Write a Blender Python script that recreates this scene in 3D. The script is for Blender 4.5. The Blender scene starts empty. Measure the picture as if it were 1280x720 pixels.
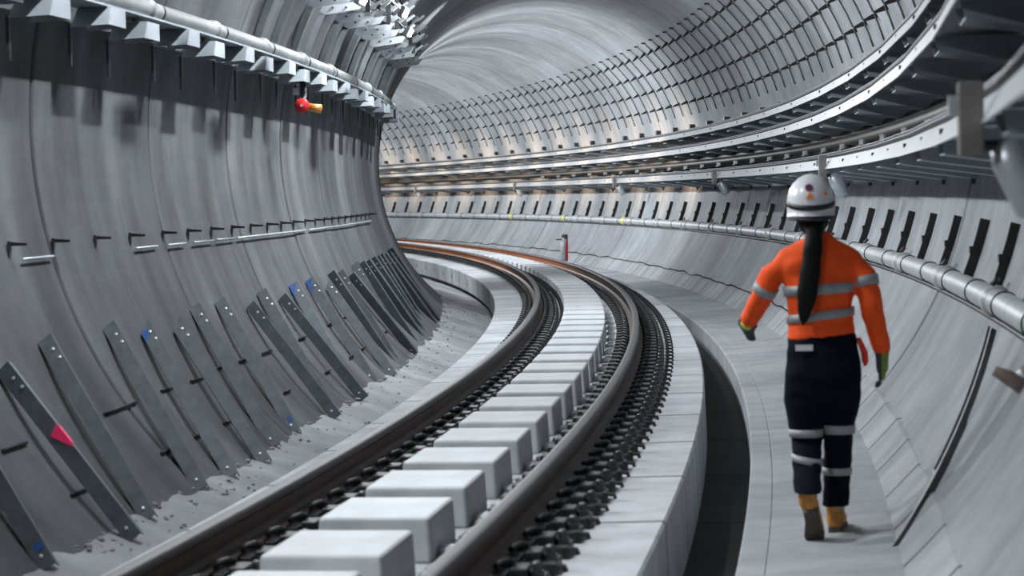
import bpy, bmesh, math, random
from mathutils import Vector, Matrix, noise
random.seed(7)
sc = bpy.context.scene
col = sc.collection
R = 161.503                    # radius of the track centre line; s runs along it, d is outward, z up from rail top
XC, ZC, RHO = 0.128, 1.828, 3.095   # lining circle
PI = math.pi
RING = 1.725; J0 = 13.85

# ------------------------------------------------------------------ helpers
def P(s, d, z=0.0):
    t = s / R
    return Vector(((R + d) * math.cos(t) - R, (R + d) * math.sin(t), z))
def M_at(s, d, z=0.0, tilt=0.0):
    m = Matrix.Translation(P(s, d, z)) @ Matrix.Rotation(s / R, 4, 'Z')
    return m @ Matrix.Rotation(tilt, 4, 'Y') if tilt else m
def on_wall(a, off=0.0):
    return XC + (RHO - off) * math.cos(a), ZC + (RHO - off) * math.sin(a)
def tag(o, label=None, cat=None, group=None, kind=None):
    if label: o['label'] = label
    if cat: o['category'] = cat
    if group: o['group'] = group
    if kind: o['kind'] = kind
    return o
def empty(name, mat, label, cat, group=None):
    o = bpy.data.objects.new(name, None); col.objects.link(o)
    o.empty_display_size = .1; o.matrix_world = mat
    return tag(o, label, cat, group)
def new_obj(name, me, mat, parent=None, smooth=False):
    o = bpy.data.objects.new(name, me); col.objects.link(o)
    if mat:
        for m in (mat if isinstance(mat, (list, tuple)) else [mat]): me.materials.append(m)
    if smooth:
        for p in me.polygons: p.use_smooth = True
    if parent: o.parent = parent
    return o
def copy_tree(o, parent=None):
    c = o.copy(); col.objects.link(c)
    if parent is not None: c.parent = parent
    for ch in list(o.children): copy_tree(ch, c)
    return c
class MB:
    """collects shapes, links them as one mesh object"""
    def __init__(s): s.v = []; s.f = []; s.mi = []; s.cur = 0
    def add(s, vs, fs):
        n = len(s.v); s.v += [Vector(v) for v in vs]; s.f += [[n + i for i in f] for f in fs]; s.mi += [s.cur] * len(fs); return s
    def box(s, c, size, rot=None, taper=None):
        x, y, z = size[0] / 2, size[1] / 2, size[2] / 2
        vs = [Vector((a * x, b * y, e * z)) for e in (-1, 1) for a, b in ((-1, -1), (1, -1), (1, 1), (-1, 1))]
        if taper:
            for v in vs[4:]: v.x *= taper[0]; v.y *= taper[1]
        if rot: vs = [rot @ v for v in vs]
        vs = [v + Vector(c) for v in vs]
        return s.add(vs, [[0, 3, 2, 1], [4, 5, 6, 7], [0, 1, 5, 4], [1, 2, 6, 5], [2, 3, 7, 6], [3, 0, 4, 7]])
    def tube(s, pts, r, n=8, caps=True):
        pts = [Vector(p) for p in pts]; rings = []
        for i, p in enumerate(pts):
            t = (pts[min(i + 1, len(pts) - 1)] - pts[max(i - 1, 0)]).normalized()
            a = t.cross(Vector((0, 0, 1)) if abs(t.z) < .9 else Vector((1, 0, 0))).normalized(); b = t.cross(a)
            rr = r[i] if isinstance(r, (list, tuple)) else r
            rings.append([p + a * rr * math.cos(2 * PI * k / n) + b * rr * math.sin(2 * PI * k / n) for k in range(n)])
        vs = [v for g in rings for v in g]; fs = []
        for i in range(len(rings) - 1):
            for k in range(n):
                fs.append([i * n + k, i * n + (k + 1) % n, (i + 1) * n + (k + 1) % n, (i + 1) * n + k])
        if caps: fs += [list(range(n))[::-1], list(range((len(rings) - 1) * n, len(rings) * n))]
        return s.add(vs, fs)
    def prism(s, poly, axis, h):
        """polygon of 3-D points extruded by vector h"""
        a = [Vector(p) for p in poly]; hv = Vector(h); n = len(a)
        return s.add(a + [p + hv for p in a], [list(range(n))[::-1], list(range(n, 2 * n))] + [[i, (i + 1) % n, n + (i + 1) % n, n + i] for i in range(n)])
    def lathe(s, prof, c=(0, 0, 0), n=16, rot=None):
        vs = []
        for r, h in prof:
            for k in range(n):
                v = Vector((r * math.cos(2 * PI * k / n), r * math.sin(2 * PI * k / n), h))
                vs.append((rot @ v if rot else v) + Vector(c))
        fs = [[i * n + k, i * n + (k + 1) % n, (i + 1) * n + (k + 1) % n, (i + 1) * n + k] for i in range(len(prof) - 1) for k in range(n)]
        fs += [list(range(n))[::-1], list(range((len(prof) - 1) * n, len(prof) * n))]
        return s.add(vs, fs)
    def ell(s, c, rad, n=16, m=10, rot=None):
        vs = []
        for i in range(1, m):
            a = PI * i / m
            for k in range(n):
                v = Vector((rad[0] * math.sin(a) * math.cos(2 * PI * k / n), rad[1] * math.sin(a) * math.sin(2 * PI * k / n), -rad[2] * math.cos(a)))
                vs.append((rot @ v if rot else v) + Vector(c))
        b = Vector((0, 0, -rad[2])); t = Vector((0, 0, rad[2]))
        if rot: b = rot @ b; t = rot @ t
        vs += [b + Vector(c), t + Vector(c)]
        fs = [[i * n + k, i * n + (k + 1) % n, (i + 1) * n + (k + 1) % n, (i + 1) * n + k] for i in range(m - 2) for k in range(n)]
        nb, nt = len(vs) - 2, len(vs) - 1
        for k in range(n):
            fs.append([nb, (k + 1) % n, k]); fs.append([nt, (m - 2) * n + k, (m - 2) * n + (k + 1) % n])
        return s.add(vs, fs)
    def loft(s, rings, n=24, e=2.0):
        """rings: (centre, half-width vector, half-depth vector)"""
        vs = []
        for c, a, b in rings:
            c, a, b = Vector(c), Vector(a), Vector(b)
            for k in range(n):
                ca, sa = math.cos(2 * PI * k / n), math.sin(2 * PI * k / n)
                f = lambda q: math.copysign(abs(q) ** (2 / e), q)
                vs.append(c + a * f(ca) + b * f(sa))
        m = len(rings)
        fs = [[i * n + k, i * n + (k + 1) % n, (i + 1) * n + (k + 1) % n, (i + 1) * n + k] for i in range(m - 1) for k in range(n)]
        fs += [list(range(n))[::-1], list(range((m - 1) * n, m * n))]
        return s.add(vs, fs)
    def mesh(s, name='m', fix=True):
        me = bpy.data.meshes.new(name); me.from_pydata(s.v, [], s.f)
        for p, i in zip(me.polygons, s.mi): p.material_index = i
        if fix:
            bm = bmesh.new(); bm.from_mesh(me); bmesh.ops.recalc_face_normals(bm, faces=bm.faces); bm.to_mesh(me); bm.free()
        return me
    def build(s, name, mat, parent=None, smooth=False, bevel=0, fix=True):
        me = s.mesh(name, fix)
        if bevel:
            bm = bmesh.new(); bm.from_mesh(me)
            es = [e for e in bm.edges if len(e.link_faces) == 2 and e.calc_face_angle(0) > .6]
            bmesh.ops.bevel(bm, geom=es, offset=bevel, segments=2, profile=.5, affect='EDGES'); bm.to_mesh(me); bm.free()
        return new_obj(name, me, mat, parent, smooth)
def srange(a, b, st):
    n = max(1, int(round((b - a) / st))); return [a + (b - a) * i / n for i in range(n + 1)]
def sweep(name, prof, ss, mat, closed=False, parent=None, smooth=False, fn=None, caps=True):
    """profile of (d, z) carried along the curve; UV = (s, length round the profile)"""
    n = len(prof); vs = []; acc = [0.0]
    pp = prof + [prof[0]] if closed else prof
    for a, b in zip(pp, pp[1:]): acc.append(acc[-1] + math.dist(a, b))
    for s in ss:
        for i, (d, z) in enumerate(prof):
            if fn: d, z = fn(s, d, z, i)
            vs.append(P(s, d, z))
    fs = []; uv = []
    m = n if closed else n - 1
    for i in range(len(ss) - 1):
        for k in range(m):
            q = (k + 1) % n
            fs.append([i * n + k, i * n + q, (i + 1) * n + q, (i + 1) * n + k])
            uv += [(ss[i], acc[k]), (ss[i], acc[k + 1]), (ss[i + 1], acc[k + 1]), (ss[i + 1], acc[k])]
    if closed and caps:
        fs += [list(range(n))[::-1], list(range((len(ss) - 1) * n, len(ss) * n))]; uv += [(0, 0)] * (2 * n)
    me = bpy.data.meshes.new(name); me.from_pydata(vs, [], fs)
    l = me.uv_layers.new(name='UVMap')
    for i, q in enumerate(uv): l.data[i].uv = q
    return new_obj(name, me, mat, parent, smooth)
def round_prof(d, z, r, n=12):
    return [(d + r * math.cos(2 * PI * k / n), z + r * math.sin(2 * PI * k / n)) for k in range(n)]
ONES = 'first second third fourth fifth sixth seventh eighth ninth tenth eleventh twelfth thirteenth fourteenth fifteenth sixteenth seventeenth eighteenth nineteenth'.split()
def ordinal(n):
    if n < 20: return ONES[n - 1]
    t, o = divmod(n, 10); tens = ['', '', 'twent', 'thirt', 'fort', 'fift', 'sixt', 'sevent', 'eight', 'ninet'][t]
    return tens + 'ieth' if o == 0 else tens + 'y-' + ONES[o - 1]

# ------------------------------------------------------------------ materials
class NT:
    def __init__(s, name):
        s.m = bpy.data.materials.new(name); s.m.use_nodes = True; s.t = s.m.node_tree; s.t.nodes.clear()
        s.out = s.t.nodes.new('ShaderNodeOutputMaterial'); s.b = s.t.nodes.new('ShaderNodeBsdfPrincipled')
        s.t.links.new(s.b.outputs[0], s.out.inputs[0])
    def n(s, typ, **kw):
        q = s.t.nodes.new('ShaderNode' + typ)
        for k, v in kw.items():
            if k.startswith('i_'): q.inputs[k[2:].replace('_', ' ')].default_value = v
            else: setattr(q, k, v)
        return q
    def l(s, a, b): s.t.links.new(a, b)
    def math(s, op, a, b=None, c=None, clamp=False):
        q = s.n('Math', operation=op, use_clamp=clamp)
        for i, x in enumerate((a, b, c)):
            if x is None: continue
            if isinstance(x, (int, float)): q.inputs[i].default_value = x
            else: s.l(x, q.inputs[i])
        return q.outputs[0]
    def mix(s, fac, a, b, mode='MIX'):
        q = s.n('Mix', data_type='RGBA', blend_type=mode)
        for i, x in ((0, fac), (6, a), (7, b)):
            if isinstance(x, (int, float)): q.inputs[i].default_value = x
            elif isinstance(x, (tuple, list)): q.inputs[i].default_value = tuple(x) + (1,) if len(x) == 3 else x
            else: s.l(x, q.inputs[i])
        return q.outputs[2]
    def ramp(s, fac, stops):
        q = s.n('ValToRGB'); e = q.color_ramp.elements
        while len(e) < len(stops): e.new(.5)
        for el, (p, c) in zip(e, stops):
            el.position = p; el.color = (c, c, c, 1) if isinstance(c, (int, float)) else tuple(c) + (1,)
        s.l(fac, q.inputs[0]); return q.outputs[0]
    def noise(s, vec, scale, detail=4, rough=.55):
        q = s.n('TexNoise'); q.inputs['Scale'].default_value = scale; q.inputs['Detail'].default_value = detail; q.inputs['Roughness'].default_value = rough
        if vec is not None: s.l(vec, q.inputs['Vector'])
        return q.outputs[0]
    def mapped(s, vec, scale):
        q = s.n('Mapping'); q.inputs['Scale'].default_value = scale; s.l(vec, q.inputs[0]); return q.outputs[0]
    def bump(s, h, strength, dist):
        q = s.n('Bump'); q.inputs['Strength'].default_value = strength; q.inputs['Distance'].default_value = dist
        s.l(h, q.inputs['Height']); s.l(q.outputs[0], s.b.inputs['Normal'])
def plain(name, c, rough=.5, metal=0.0, nscale=0, namt=.25, bump=0, spec=None):
    t = NT(name); t.b.inputs['Roughness'].default_value = rough; t.b.inputs['Metallic'].default_value = metal
    if spec is not None: t.b.inputs['Specular IOR Level'].default_value = spec
    if nscale:
        tc = t.n('TexCoord').outputs['Object']; nz = t.noise(tc, nscale)
        k = t.ramp(nz, [(.3, 1 - namt), (.7, 1 + namt * .4)])
        t.l(t.mix(1.0, c, k, 'MULTIPLY'), t.b.inputs['Base Color'])
        if bump: t.bump(nz, .6, bump)
    else: t.b.inputs['Base Color'].default_value = tuple(c) + (1,)
    return t.m
def concrete(name, c, streak=.35, ring=False, joint=0, joff=0.0, stain=(.25, .25, .26), rough=.82, pits=.5):
    t = NT(name); t.b.inputs['Roughness'].default_value = rough; t.b.inputs['Specular IOR Level'].default_value = .25
    uv = t.n('UVMap').outputs[0]; tc = t.n('TexCoord').outputs['Object']
    big = t.noise(tc, .55, 3); fine = t.noise(tc, 9, 6, .7); mid = t.noise(tc, 2.6, 5)
    st = t.noise(t.mapped(uv, (2.0, .30, 1)), 1.0, 3, .5)
    k = t.math('ADD', t.math('MULTIPLY', t.ramp(st, [(.32, 0.0), (.66, 1.0)]), streak), 1 - streak)
    k = t.math('MULTIPLY', k, t.ramp(big, [(.3, .72), (.7, 1.1)]))
    k = t.math('MULTIPLY', k, t.ramp(mid, [(.25, .80), (.75, 1.08)]))
    k = t.math('MULTIPLY', k, t.ramp(fine, [(.2, .86), (.8, 1.07)]))
    base = t.mix(1.0, c, k, 'MULTIPLY')
    # damp runs with a shape of their own
    sm = t.noise(t.mapped(uv, (1.1, .16, 1)), 1.0, 4, .65)
    base = t.mix(t.math('MULTIPLY', t.ramp(sm, [(.52, 0.0), (.68, 1.0)]), .55), base, tuple(a * b for a, b in zip(c, (.5, .5, .52))))
    h = t.math('ADD', t.math('MULTIPLY', fine, .6), t.math('MULTIPLY', mid, .8))
    if ring or joint:
        sep = t.n('SeparateXYZ'); t.l(uv, sep.inputs[0]); u = sep.outputs[0]
        per = joint or RING
        wob = t.math('MULTIPLY', t.math('SUBTRACT', t.noise(t.mapped(uv, (.5, 1.3, 1)), 1.0, 2), .5), .03 if ring else .01)
        x = t.math('ADD', t.math('SUBTRACT', u, joff), wob)
        f = t.math('ABSOLUTE', t.math('SUBTRACT', t.math('FRACT', t.math('ADD', t.math('DIVIDE', x, per), .5)), .5))
        dist = t.math('MULTIPLY', f, per)
        line = t.ramp(dist, [(.014, 1.0), (.038, 0.0)])
        base = t.mix(t.math('MULTIPLY', line, .9), base, tuple(a * .14 for a in c))
        h = t.math('SUBTRACT', h, t.math('MULTIPLY', line, 2.0))
    if pits:
        v = t.n('TexVoronoi'); v.inputs['Scale'].default_value = 14; t.l(tc, v.inputs['Vector'])
        pm = t.math('MULTIPLY', t.ramp(v.outputs['Distance'], [(.05, 1.0), (.11, 0.0)]), pits)
        base = t.mix(pm, base, tuple(a * .35 for a in c))
    t.l(base, t.b.inputs['Base Color']); t.bump(h, .35, .012)
    return t.m
CW = (.40, .42, .445)
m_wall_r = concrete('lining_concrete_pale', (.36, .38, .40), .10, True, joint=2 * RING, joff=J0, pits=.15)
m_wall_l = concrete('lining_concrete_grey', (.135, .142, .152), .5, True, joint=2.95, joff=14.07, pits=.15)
m_ceil = concrete('lining_concrete_ceiling', (.37, .39, .41), .26, True, joint=2 * RING, joff=J0, pits=.1)
m_slab = concrete('slab_concrete', (.53, .55, .575), .05, joint=1.725, joff=.4, pits=.0)
m_block = plain('block_concrete', (.53, .55, .57), .8, 0, 5, .14, .004)
m_walk = concrete('walkway_concrete', (.40, .42, .44), .04, pits=.2)
m_trench = concrete('dark_trench_concrete', (.034, .036, .034), .3, joint=2.3, pits=.2)  # near-black concrete for the trench floor
m_dirt = concrete('dusty_floor', (.34, .352, .365), .2, pits=.8)
m_galv = plain('galvanised_steel', (.36, .39, .41), .45, .75, 6, .3)
m_chan = plain('dull_galvanised_steel', (.11, .125, .14), .5, .3, 9, .3)
m_white = plain('bright_galvanised_steel', (.62, .66, .70), .42, .55, 5, .2)
m_shelf = plain('shelf_steel', (.34, .38, .41), .5, .5, 5, .2)
m_strip = plain('tray_lip_steel', (.52, .53, .55), .36, .5, 7, .10)
m_dark = plain('black_steel', (.018, .019, .02), .55, .2, 12, .3)
m_dgrey = plain('dark_grey_steel', (.06, .066, .07), .5, .4, 12, .3)
m_black = plain('black_rubber', (.012, .013, .014), .45, 0, 30, .3)
m_cable = plain('brown_black_cable', (.045, .038, .032), .5, 0, 6, .3)
m_pipe = plain('grey_pipe', (.47, .49, .51), .4, .15, 5, .2)
m_rod = plain('rod_steel', (.085, .09, .095), .5, .4)
m_rust = None
def rail_mat():
    t = NT('rail_steel'); t.b.inputs['Metallic'].default_value = .35; t.b.inputs['Roughness'].default_value = .55
    tc = t.n('TexCoord').outputs['Object']; nz = t.noise(tc, 6, 5); uv = t.n('UVMap').outputs[0]
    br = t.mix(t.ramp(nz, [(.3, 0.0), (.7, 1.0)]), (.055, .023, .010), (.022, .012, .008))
    su = t.n('SeparateXYZ'); t.l(uv, su.inputs[0])       # rust turns orange far along, warm lamplight put into its colour
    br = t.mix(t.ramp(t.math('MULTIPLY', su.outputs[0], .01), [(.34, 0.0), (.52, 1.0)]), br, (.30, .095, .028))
    sep = t.n('SeparateXYZ'); t.l(t.n('NewGeometry').outputs['Position'], sep.inputs[0])
    top = t.ramp(t.math('MULTIPLY_ADD', sep.outputs[2], 10.0, .6), [(.33, 0.0), (.42, 1.0)])
    t.l(t.mix(top, br, (.07, .07, .073)), t.b.inputs['Base Color']); t.bump(nz, .3, .004); return t.m
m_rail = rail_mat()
m_red = plain('red_paint', (.55, .02, .025), .35); m_brass = plain('brass', (.75, .36, .10), .35, .7)
m_tape_p = plain('pink_tape', (.95, .03, .16), .5); m_blue = plain('blue_paint', (.015, .07, .28), .6)
m_yel = plain('yellow_tape', (.75, .78, .04), .5); m_brown = plain('brown_wood_cap', (.20, .15, .13), .7, 0, 8, .3)
m_lamp = None

# ------------------------------------------------------------------ the setting
S0, S1 = -6.0, 104.0
def ring_ss(a, b, RING, J0):
    ss = []
    k = math.floor((a - J0) / RING)
    while J0 + k * RING < b:
        j = J0 + k * RING
        for q in (.0, .014, .045, .6, 1.15, RING - .03):
            if a <= j + q <= b: ss.append(j + q)
        k += 1
    return ss
def ring_fn(side, RING, J0):
    def fn(s, d, z, i):
        k = math.floor((s - J0 + .016) / RING); q = s - J0 - k * RING
        rnd = random.Random(k * 7 + side); off = rnd.uniform(-.006, .006)
        if q < .02: off = -.018 if (k % 2 == 0 or side == 2) else -.004
        a = math.atan2(z - ZC, d - XC); return XC + (RHO - off) * math.cos(a), ZC + (RHO - off) * math.sin(a)
    return fn
def lining(name, a0, a1, mat, side, per=RING, off=J0):
    n = int(abs(a1 - a0) / 3) + 1
    prof = [on_wall(math.radians(a0 + (a1 - a0) * i / n)) for i in range(n + 1)]
    return tag(sweep(name, prof, ring_ss(S0, S1, per, off), mat, smooth=False, fn=ring_fn(side, per, off)), kind='structure')
lining('wall_right', -62, 60, m_wall_r, 1)
lining('ceiling', 60, 140, m_ceil, 1)
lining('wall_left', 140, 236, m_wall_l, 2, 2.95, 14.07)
def wob(amp, sc=1.5):
    def fn(s, d, z, i):
        return d, z + amp * noise.noise(Vector((s * sc, d * 3, i * .37)))
    return fn
ssm = srange(S0, S1, .8)
tag(sweep('track_slab', [(-.98, -.84), (-.98, -.64), (-1.138, -.635), (-1.160, -.29), (-1.148, -.277), (-.97, -.270), (.97, -.238), (1.170, -.233), (1.183, -.246), (1.2, -.76)][::-1], ssm, m_slab), kind='structure')
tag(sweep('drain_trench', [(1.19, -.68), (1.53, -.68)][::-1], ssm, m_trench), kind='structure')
tag(sweep('walkway', [(1.516, -.76), (1.516, -.445), (1.528, -.43), (1.650, -.426), (1.655, -.432), (1.660, -.424), (2.34, -.378)][::-1], ssm, m_walk), kind='structure')
fl = []
for i in range(15):
    q = i / 14; fl.append((-1.10 - q * 1.05, -.725 + .32 * q ** 1.1))
tag(sweep('floor', [(-.97, -.73)] + fl, srange(S0, S1, .12), m_dirt, smooth=True,
          fn=lambda s, d, z, i: (d, z + (0 if i < 2 else .03 * noise.noise(Vector((s * 2.1, d * 6, 0))) + .018 * noise.noise(Vector((s * 7, d * 15, 3)))))), kind='structure')
# mortar fillet along the foot of the right wall
a0, a1 = math.atan2(-.40 - ZC, 2.298 - XC), math.atan2(-.166 - ZC, 2.495 - XC)
fp = [on_wall(a0 + (a1 - a0) * q, .014 if q < .93 else -.01) for q in (-.15, 0, .3, .6, .85, .97, 1.0)]
tag(sweep('trim_1', fp[::-1], srange(S0, S1, .25), concrete('mortar', (.42, .44, .46), .2, joint=1.15, pits=.1),
          fn=lambda s, d, z, i: (d + (.012 * noise.noise(Vector((s * 1.7, 0, 5))) if i < 3 else 0), z + (.03 * noise.noise(Vector((s * 1.7, 0, 5))) if i < 3 else 0))), kind='structure')

# dark open joint line over the mortar fillet
ak = a1 + .002
tag(sweep('trim_2', [on_wall(ak - .004, .0), on_wall(ak - .003, .016), on_wall(ak + .001, .016), on_wall(ak + .002, .0)], srange(19.5, S1, .22), plain('joint_gap', (.03, .031, .032), .9, spec=.05),
          fn=lambda s, d, z, i: (d + .02 * noise.noise(Vector((s * .9, 0, 9))) * .7, z + .045 * noise.noise(Vector((s * .9, 0, 9))) + (.012 * noise.noise(Vector((s * 3.1, i * .5, 2))) if i > 1 else 0))), kind='structure')

# ------------------------------------------------------------------ rails
RH = [(-.075, -.172), (.075, -.172), (.075, -.160), (.03, -.145), (.010, -.125), (.009, -.062), (.018, -.048), (.036, -.038), (.036, -.012), (.030, -.003), (.015, 0.0),
      (-.015, 0.0), (-.030, -.003), (-.036, -.012), (-.036, -.038), (-.018, -.048), (-.009, -.062), (-.010, -.125), (-.03, -.145), (-.075, -.160)]
RD = .5685
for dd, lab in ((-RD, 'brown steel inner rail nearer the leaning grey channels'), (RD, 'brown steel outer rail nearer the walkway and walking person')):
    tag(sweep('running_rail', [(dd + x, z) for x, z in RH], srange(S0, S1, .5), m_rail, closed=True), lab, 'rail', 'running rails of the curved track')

# ------------------------------------------------------------------ rail fasteners
FS = .43
m_bolt = plain('bolt_steel', (.07, .075, .08), .45, .5, 12, .3)
def clip_path(sx):
    return [(sx * .070, -.05, -.150), (sx * .095, -.045, -.128), (sx * .125, -.02, -.122), (sx * .14, .015, -.13), (sx * .115, .045, -.135), (sx * .075, .05, -.148)]
def fastener(sides):
    t = empty('rail_fastener', M_at(0, 0), 'x', 'rail fastener')
    b = MB().box((.065, 0, -.213), (.41, .24, .05)).box((0, 0, -.181), (.24, .17, .018)).box((.17, 0, -.172), (.07, .15, .05)).box((-.17, 0, -.172), (.07, .15, .05))
    b.build('baseplate', m_dark, t, bevel=.006)
    for sx in (-1, 1):
        MB().tube(clip_path(sx), .014, 6).build('spring_clip', m_dark, t, True)
        MB().lathe([(.03, -.19), (.03, -.165), (.021, -.165), (.021, -.135), (.012, -.128)], (sx * (.235 if sx > 0 else .165), 0, 0 if sx > 0 else -.02), 8).build('anchor_bolt', m_bolt, t)
        if sx in sides: MB().lathe([(.016, 0), (.016, .05), (.012, .055)], (sx * .30, .0, -.19), 6).tube([(sx * .30, 0, -.145), (sx * .345, .0, -.15), (sx * .35, 0, -.17)], .012, 6).build('hook_bolt', m_dark, t)
    return t
protos = {-1: fastener((1,)), 1: fastener((1,))}; used = set()
gi = 'rail fasteners under the inner rail'; go = 'rail fasteners under the outer rail'
N_IND = 150
far = {-1: MB(), 1: MB()}
simple = MB().box((.065, 0, -.213), (.41, .24, .05))
for sx in (-1, 1):
    simple.box((sx * .17, 0, -.172), (.07, .15, .05)); simple.tube(clip_path(sx), .014, 4); simple.box((sx * (.235 if sx > 0 else .165), 0, -.16), (.045, .045, .06))
    if sx > 0: simple.box((.31, 0, -.165), (.06, .03, .05))
simple_me = simple.mesh('rail_fastener'); simple_me.materials.append(m_dark)
for sgn, grp, lab in ((-1, gi, 'black clipped baseplate fastener under the inner rail by the channels'), (1, go, 'black clipped baseplate fastener under the outer rail by the walkway')):
    for i in range(int((88 - 6.34) / FS)):
        s = 6.34 + i * FS
        if i < N_IND:
            if s < 34:
                o = protos[sgn] if sgn not in used else copy_tree(protos[sgn]); used.add(sgn)
            else:
                o = bpy.data.objects.new('rail_fastener', simple_me); col.objects.link(o)
            o.matrix_world = M_at(s, sgn * RD); tag(o, lab, 'rail fastener', grp)
        else:
            m = M_at(s, sgn * RD); far[sgn].add([m @ v for v in simple.v], simple.f)
for sgn, lab in ((-1, 'dense run of distant black fasteners under the inner rail'), (1, 'dense run of distant black fasteners under the outer rail')):
    tag(far[sgn].build('rail_fastener_run', m_dark, fix=False), lab, 'rail fasteners', None, 'stuff')

# ------------------------------------------------------------------ concrete blocks between the rails
BS = 1.03
def block_mesh():
    b = MB().box((0, 0, 0), (.50, .70, .20), taper=(.96, .97))
    me = b.mesh('concrete_block'); bm = bmesh.new(); bm.from_mesh(me)
    bmesh.ops.bevel(bm, geom=list(bm.edges), offset=.022, segments=3, profile=.6, affect='EDGES'); bm.to_mesh(me); bm.free(); return me
bme = block_mesh(); bme.materials.append(m_block)
pads = []
for c, sz in (((.33, -.12, 0), (.13, .16, .035)), ((.325, .3, -.005), (.10, .12, .03))):
    me = MB().box(c, sz).mesh('pad'); bm = bmesh.new(); bm.from_mesh(me); bmesh.ops.bevel(bm, geom=list(bm.edges), offset=.006, segments=1, affect='EDGES'); bm.to_mesh(me); bm.free(); me.materials.append(m_block); pads.append(me)
for i in range(-3, 78):
    s = 8.6 + BS * i + .32
    if s > 86: break
    o = bpy.data.objects.new('concrete_block', bme); col.objects.link(o); o.matrix_world = M_at(s, 0.005, -.153)
    n = i + 4
    tag(o, ('pale concrete upstand block between the rails, %s from the front' % ordinal(n)) if n < 30 else 'small distant pale concrete block between the far curving rails', 'concrete block', 'concrete blocks between the rails' if n < 30 else 'distant concrete blocks between the rails')
    if s < 40:
        for me in pads: p = bpy.data.objects.new('pad', me); col.objects.link(p); p.parent = o; p.location = (0, 0, -.075)

# ------------------------------------------------------------------ leaning steel channels
CH = [((11.256, -2.561, .399), (10.885, -1.889, -.482), 0), ((12.235, -2.574, .424), (12.021, -1.781, -.504), 1), ((13.154, -2.625, .526), (12.658, -1.878, -.485), 0),
 ((14.519, -2.626, .529), (13.959, -1.895, -.481), 0), ((15.319, -2.609, .494), (14.667, -1.863, -.488), 2), ((16.167, -2.594, .463), (15.541, -1.828, -.495), 0),
 ((16.949, -2.626, .528), (16.341, -1.921, -.476), 0), ((17.837, -2.627, .529), (17.263, -1.939, -.472), 3), ((18.869, -2.586, .447), (18.657, -1.841, -.492), 0),
 ((19.612, -2.627, .529), (19.111, -1.965, -.467), 0), ((20.42, -2.585, .444), (20.345, -1.849, -.49), 0), ((21.314, -2.624, .524), (20.753, -2.005, -.459), 4),
 ((22.36, -2.627, .531), (21.994, -1.974, -.465), 4), ((23.363, -2.597, .468), (22.988, -1.888, -.483), 0), ((24.026, -2.63, .536), (24.178, -2.024, -.455), 0),
 ((24.744, -2.622, .52), (24.547, -2.017, -.456), 0), ((25.56, -2.591, .456), (25.917, -1.922, -.476), 0), ((26.485, -2.638, .554), (26.223, -2.055, -.449), 0),
 ((27.209, -2.632, .542), (27.425, -2.031, -.454), 0), ((27.957, -2.631, .539), (28.527, -2.023, -.455), 0), ((28.895, -2.637, .552), (29.311, -2.036, -.453), 0),
 ((29.535, -2.634, .544), (30.179, -2.089, -.442), 4), ((30.234, -2.64, .557), (31.0, -2.10, -.44), 0), ((30.94, -2.631, .538), (31.7, -2.0, -.46), 0),
 ((31.897, -2.619, .513), (32.6, -1.976, -.465), 0), ((32.913, -2.644, .567), (33.6, -2.05, -.44), 0)]
for i, (t, b, sp) in enumerate(CH):
    T, B = P(*t), P(*b); s = (t[0] + b[0]) / 2
    up = (T - B); L = up.length; up.normalize()
    er = Vector((math.cos(s / R), math.sin(s / R), 0)); nrm = (er - up * er.dot(up)).normalized()   # towards the track
    side = up.cross(nrm).normalized()          # along the wall
    m = Matrix((( side.x, nrm.x, up.x, B.x), (side.y, nrm.y, up.y, B.y), (side.z, nrm.z, up.z, B.z), (0, 0, 0, 1)))
    n = i + 1
    feat = {0: 'plain grey steel channel leaning', 1: 'pink-taped grey steel channel leaning', 2: 'blue-smudged grey steel channel leaning', 3: 'grey channel with blue-marked foot leaning', 4: 'blue-topped grey steel channel leaning'}[sp]
    e = empty('steel_channel', m, '%s on the left wall, %s from the left' % (feat, ordinal(n)), 'steel channel', 'steel channels leaning on the left wall')
    hw, fl_, th = .047, .055, .006
    c = MB(); cut = .07 if n in (5, 6, 14) else .012
    def bar(x0, x1, y0, y1):
        q = [(x0, y0), (x1, y0), (x1, y1), (x0, y1)]
        c.add([(x, y, 0) for x, y in q] + [(x, y, L - cut * (hw - y) / (2 * hw)) for x, y in q], [[0, 3, 2, 1], [4, 5, 6, 7], [0, 1, 5, 4], [1, 2, 6, 5], [2, 3, 7, 6], [3, 0, 4, 7]])
    bar(-.006, 0, -hw, hw); bar(0, fl_, hw - th, hw); bar(0, fl_, -hw, -hw + th)
    c.build('channel', m_chan, e)
    for yy, zz in ((.012, L - .10), (.022, L - .17), (.0, .07)):
        MB().lathe([(.011, 0), (.011, .004), (.005, .006)], (-.006, yy, zz), 8, Matrix.Rotation(-PI / 2, 3, 'Y')).build('bolt', m_white, e)
    if sp == 1:
        MB().prism([(-.008, -.02, L * .60), (-.008, hw + .002, L * .63), (-.008, hw + .002, L * .49), (-.008, .02, L * .53)], 0, (-.003, 0, 0)).box((.02, hw + .002, L * .57), (.056, .003, .12)).build('pink_tape', m_tape_p, e)['label'] = 'bright pink tape'
    if sp in (2, 4):
        MB().prism([(-.008, hw - .03, L - cut), (-.008, -hw, L - cut - .005), (-.008, -hw, L - .17)], 0, (-.002, 0, 0)).build('blue_mark', m_blue, e)['label'] = 'blue paint mark'
    if sp == 3 or n == 1:
        MB().box((-.008, .015, .12), (.002, .04, .045)).build('blue_mark', m_blue, e)['label'] = 'blue paint mark'

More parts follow.
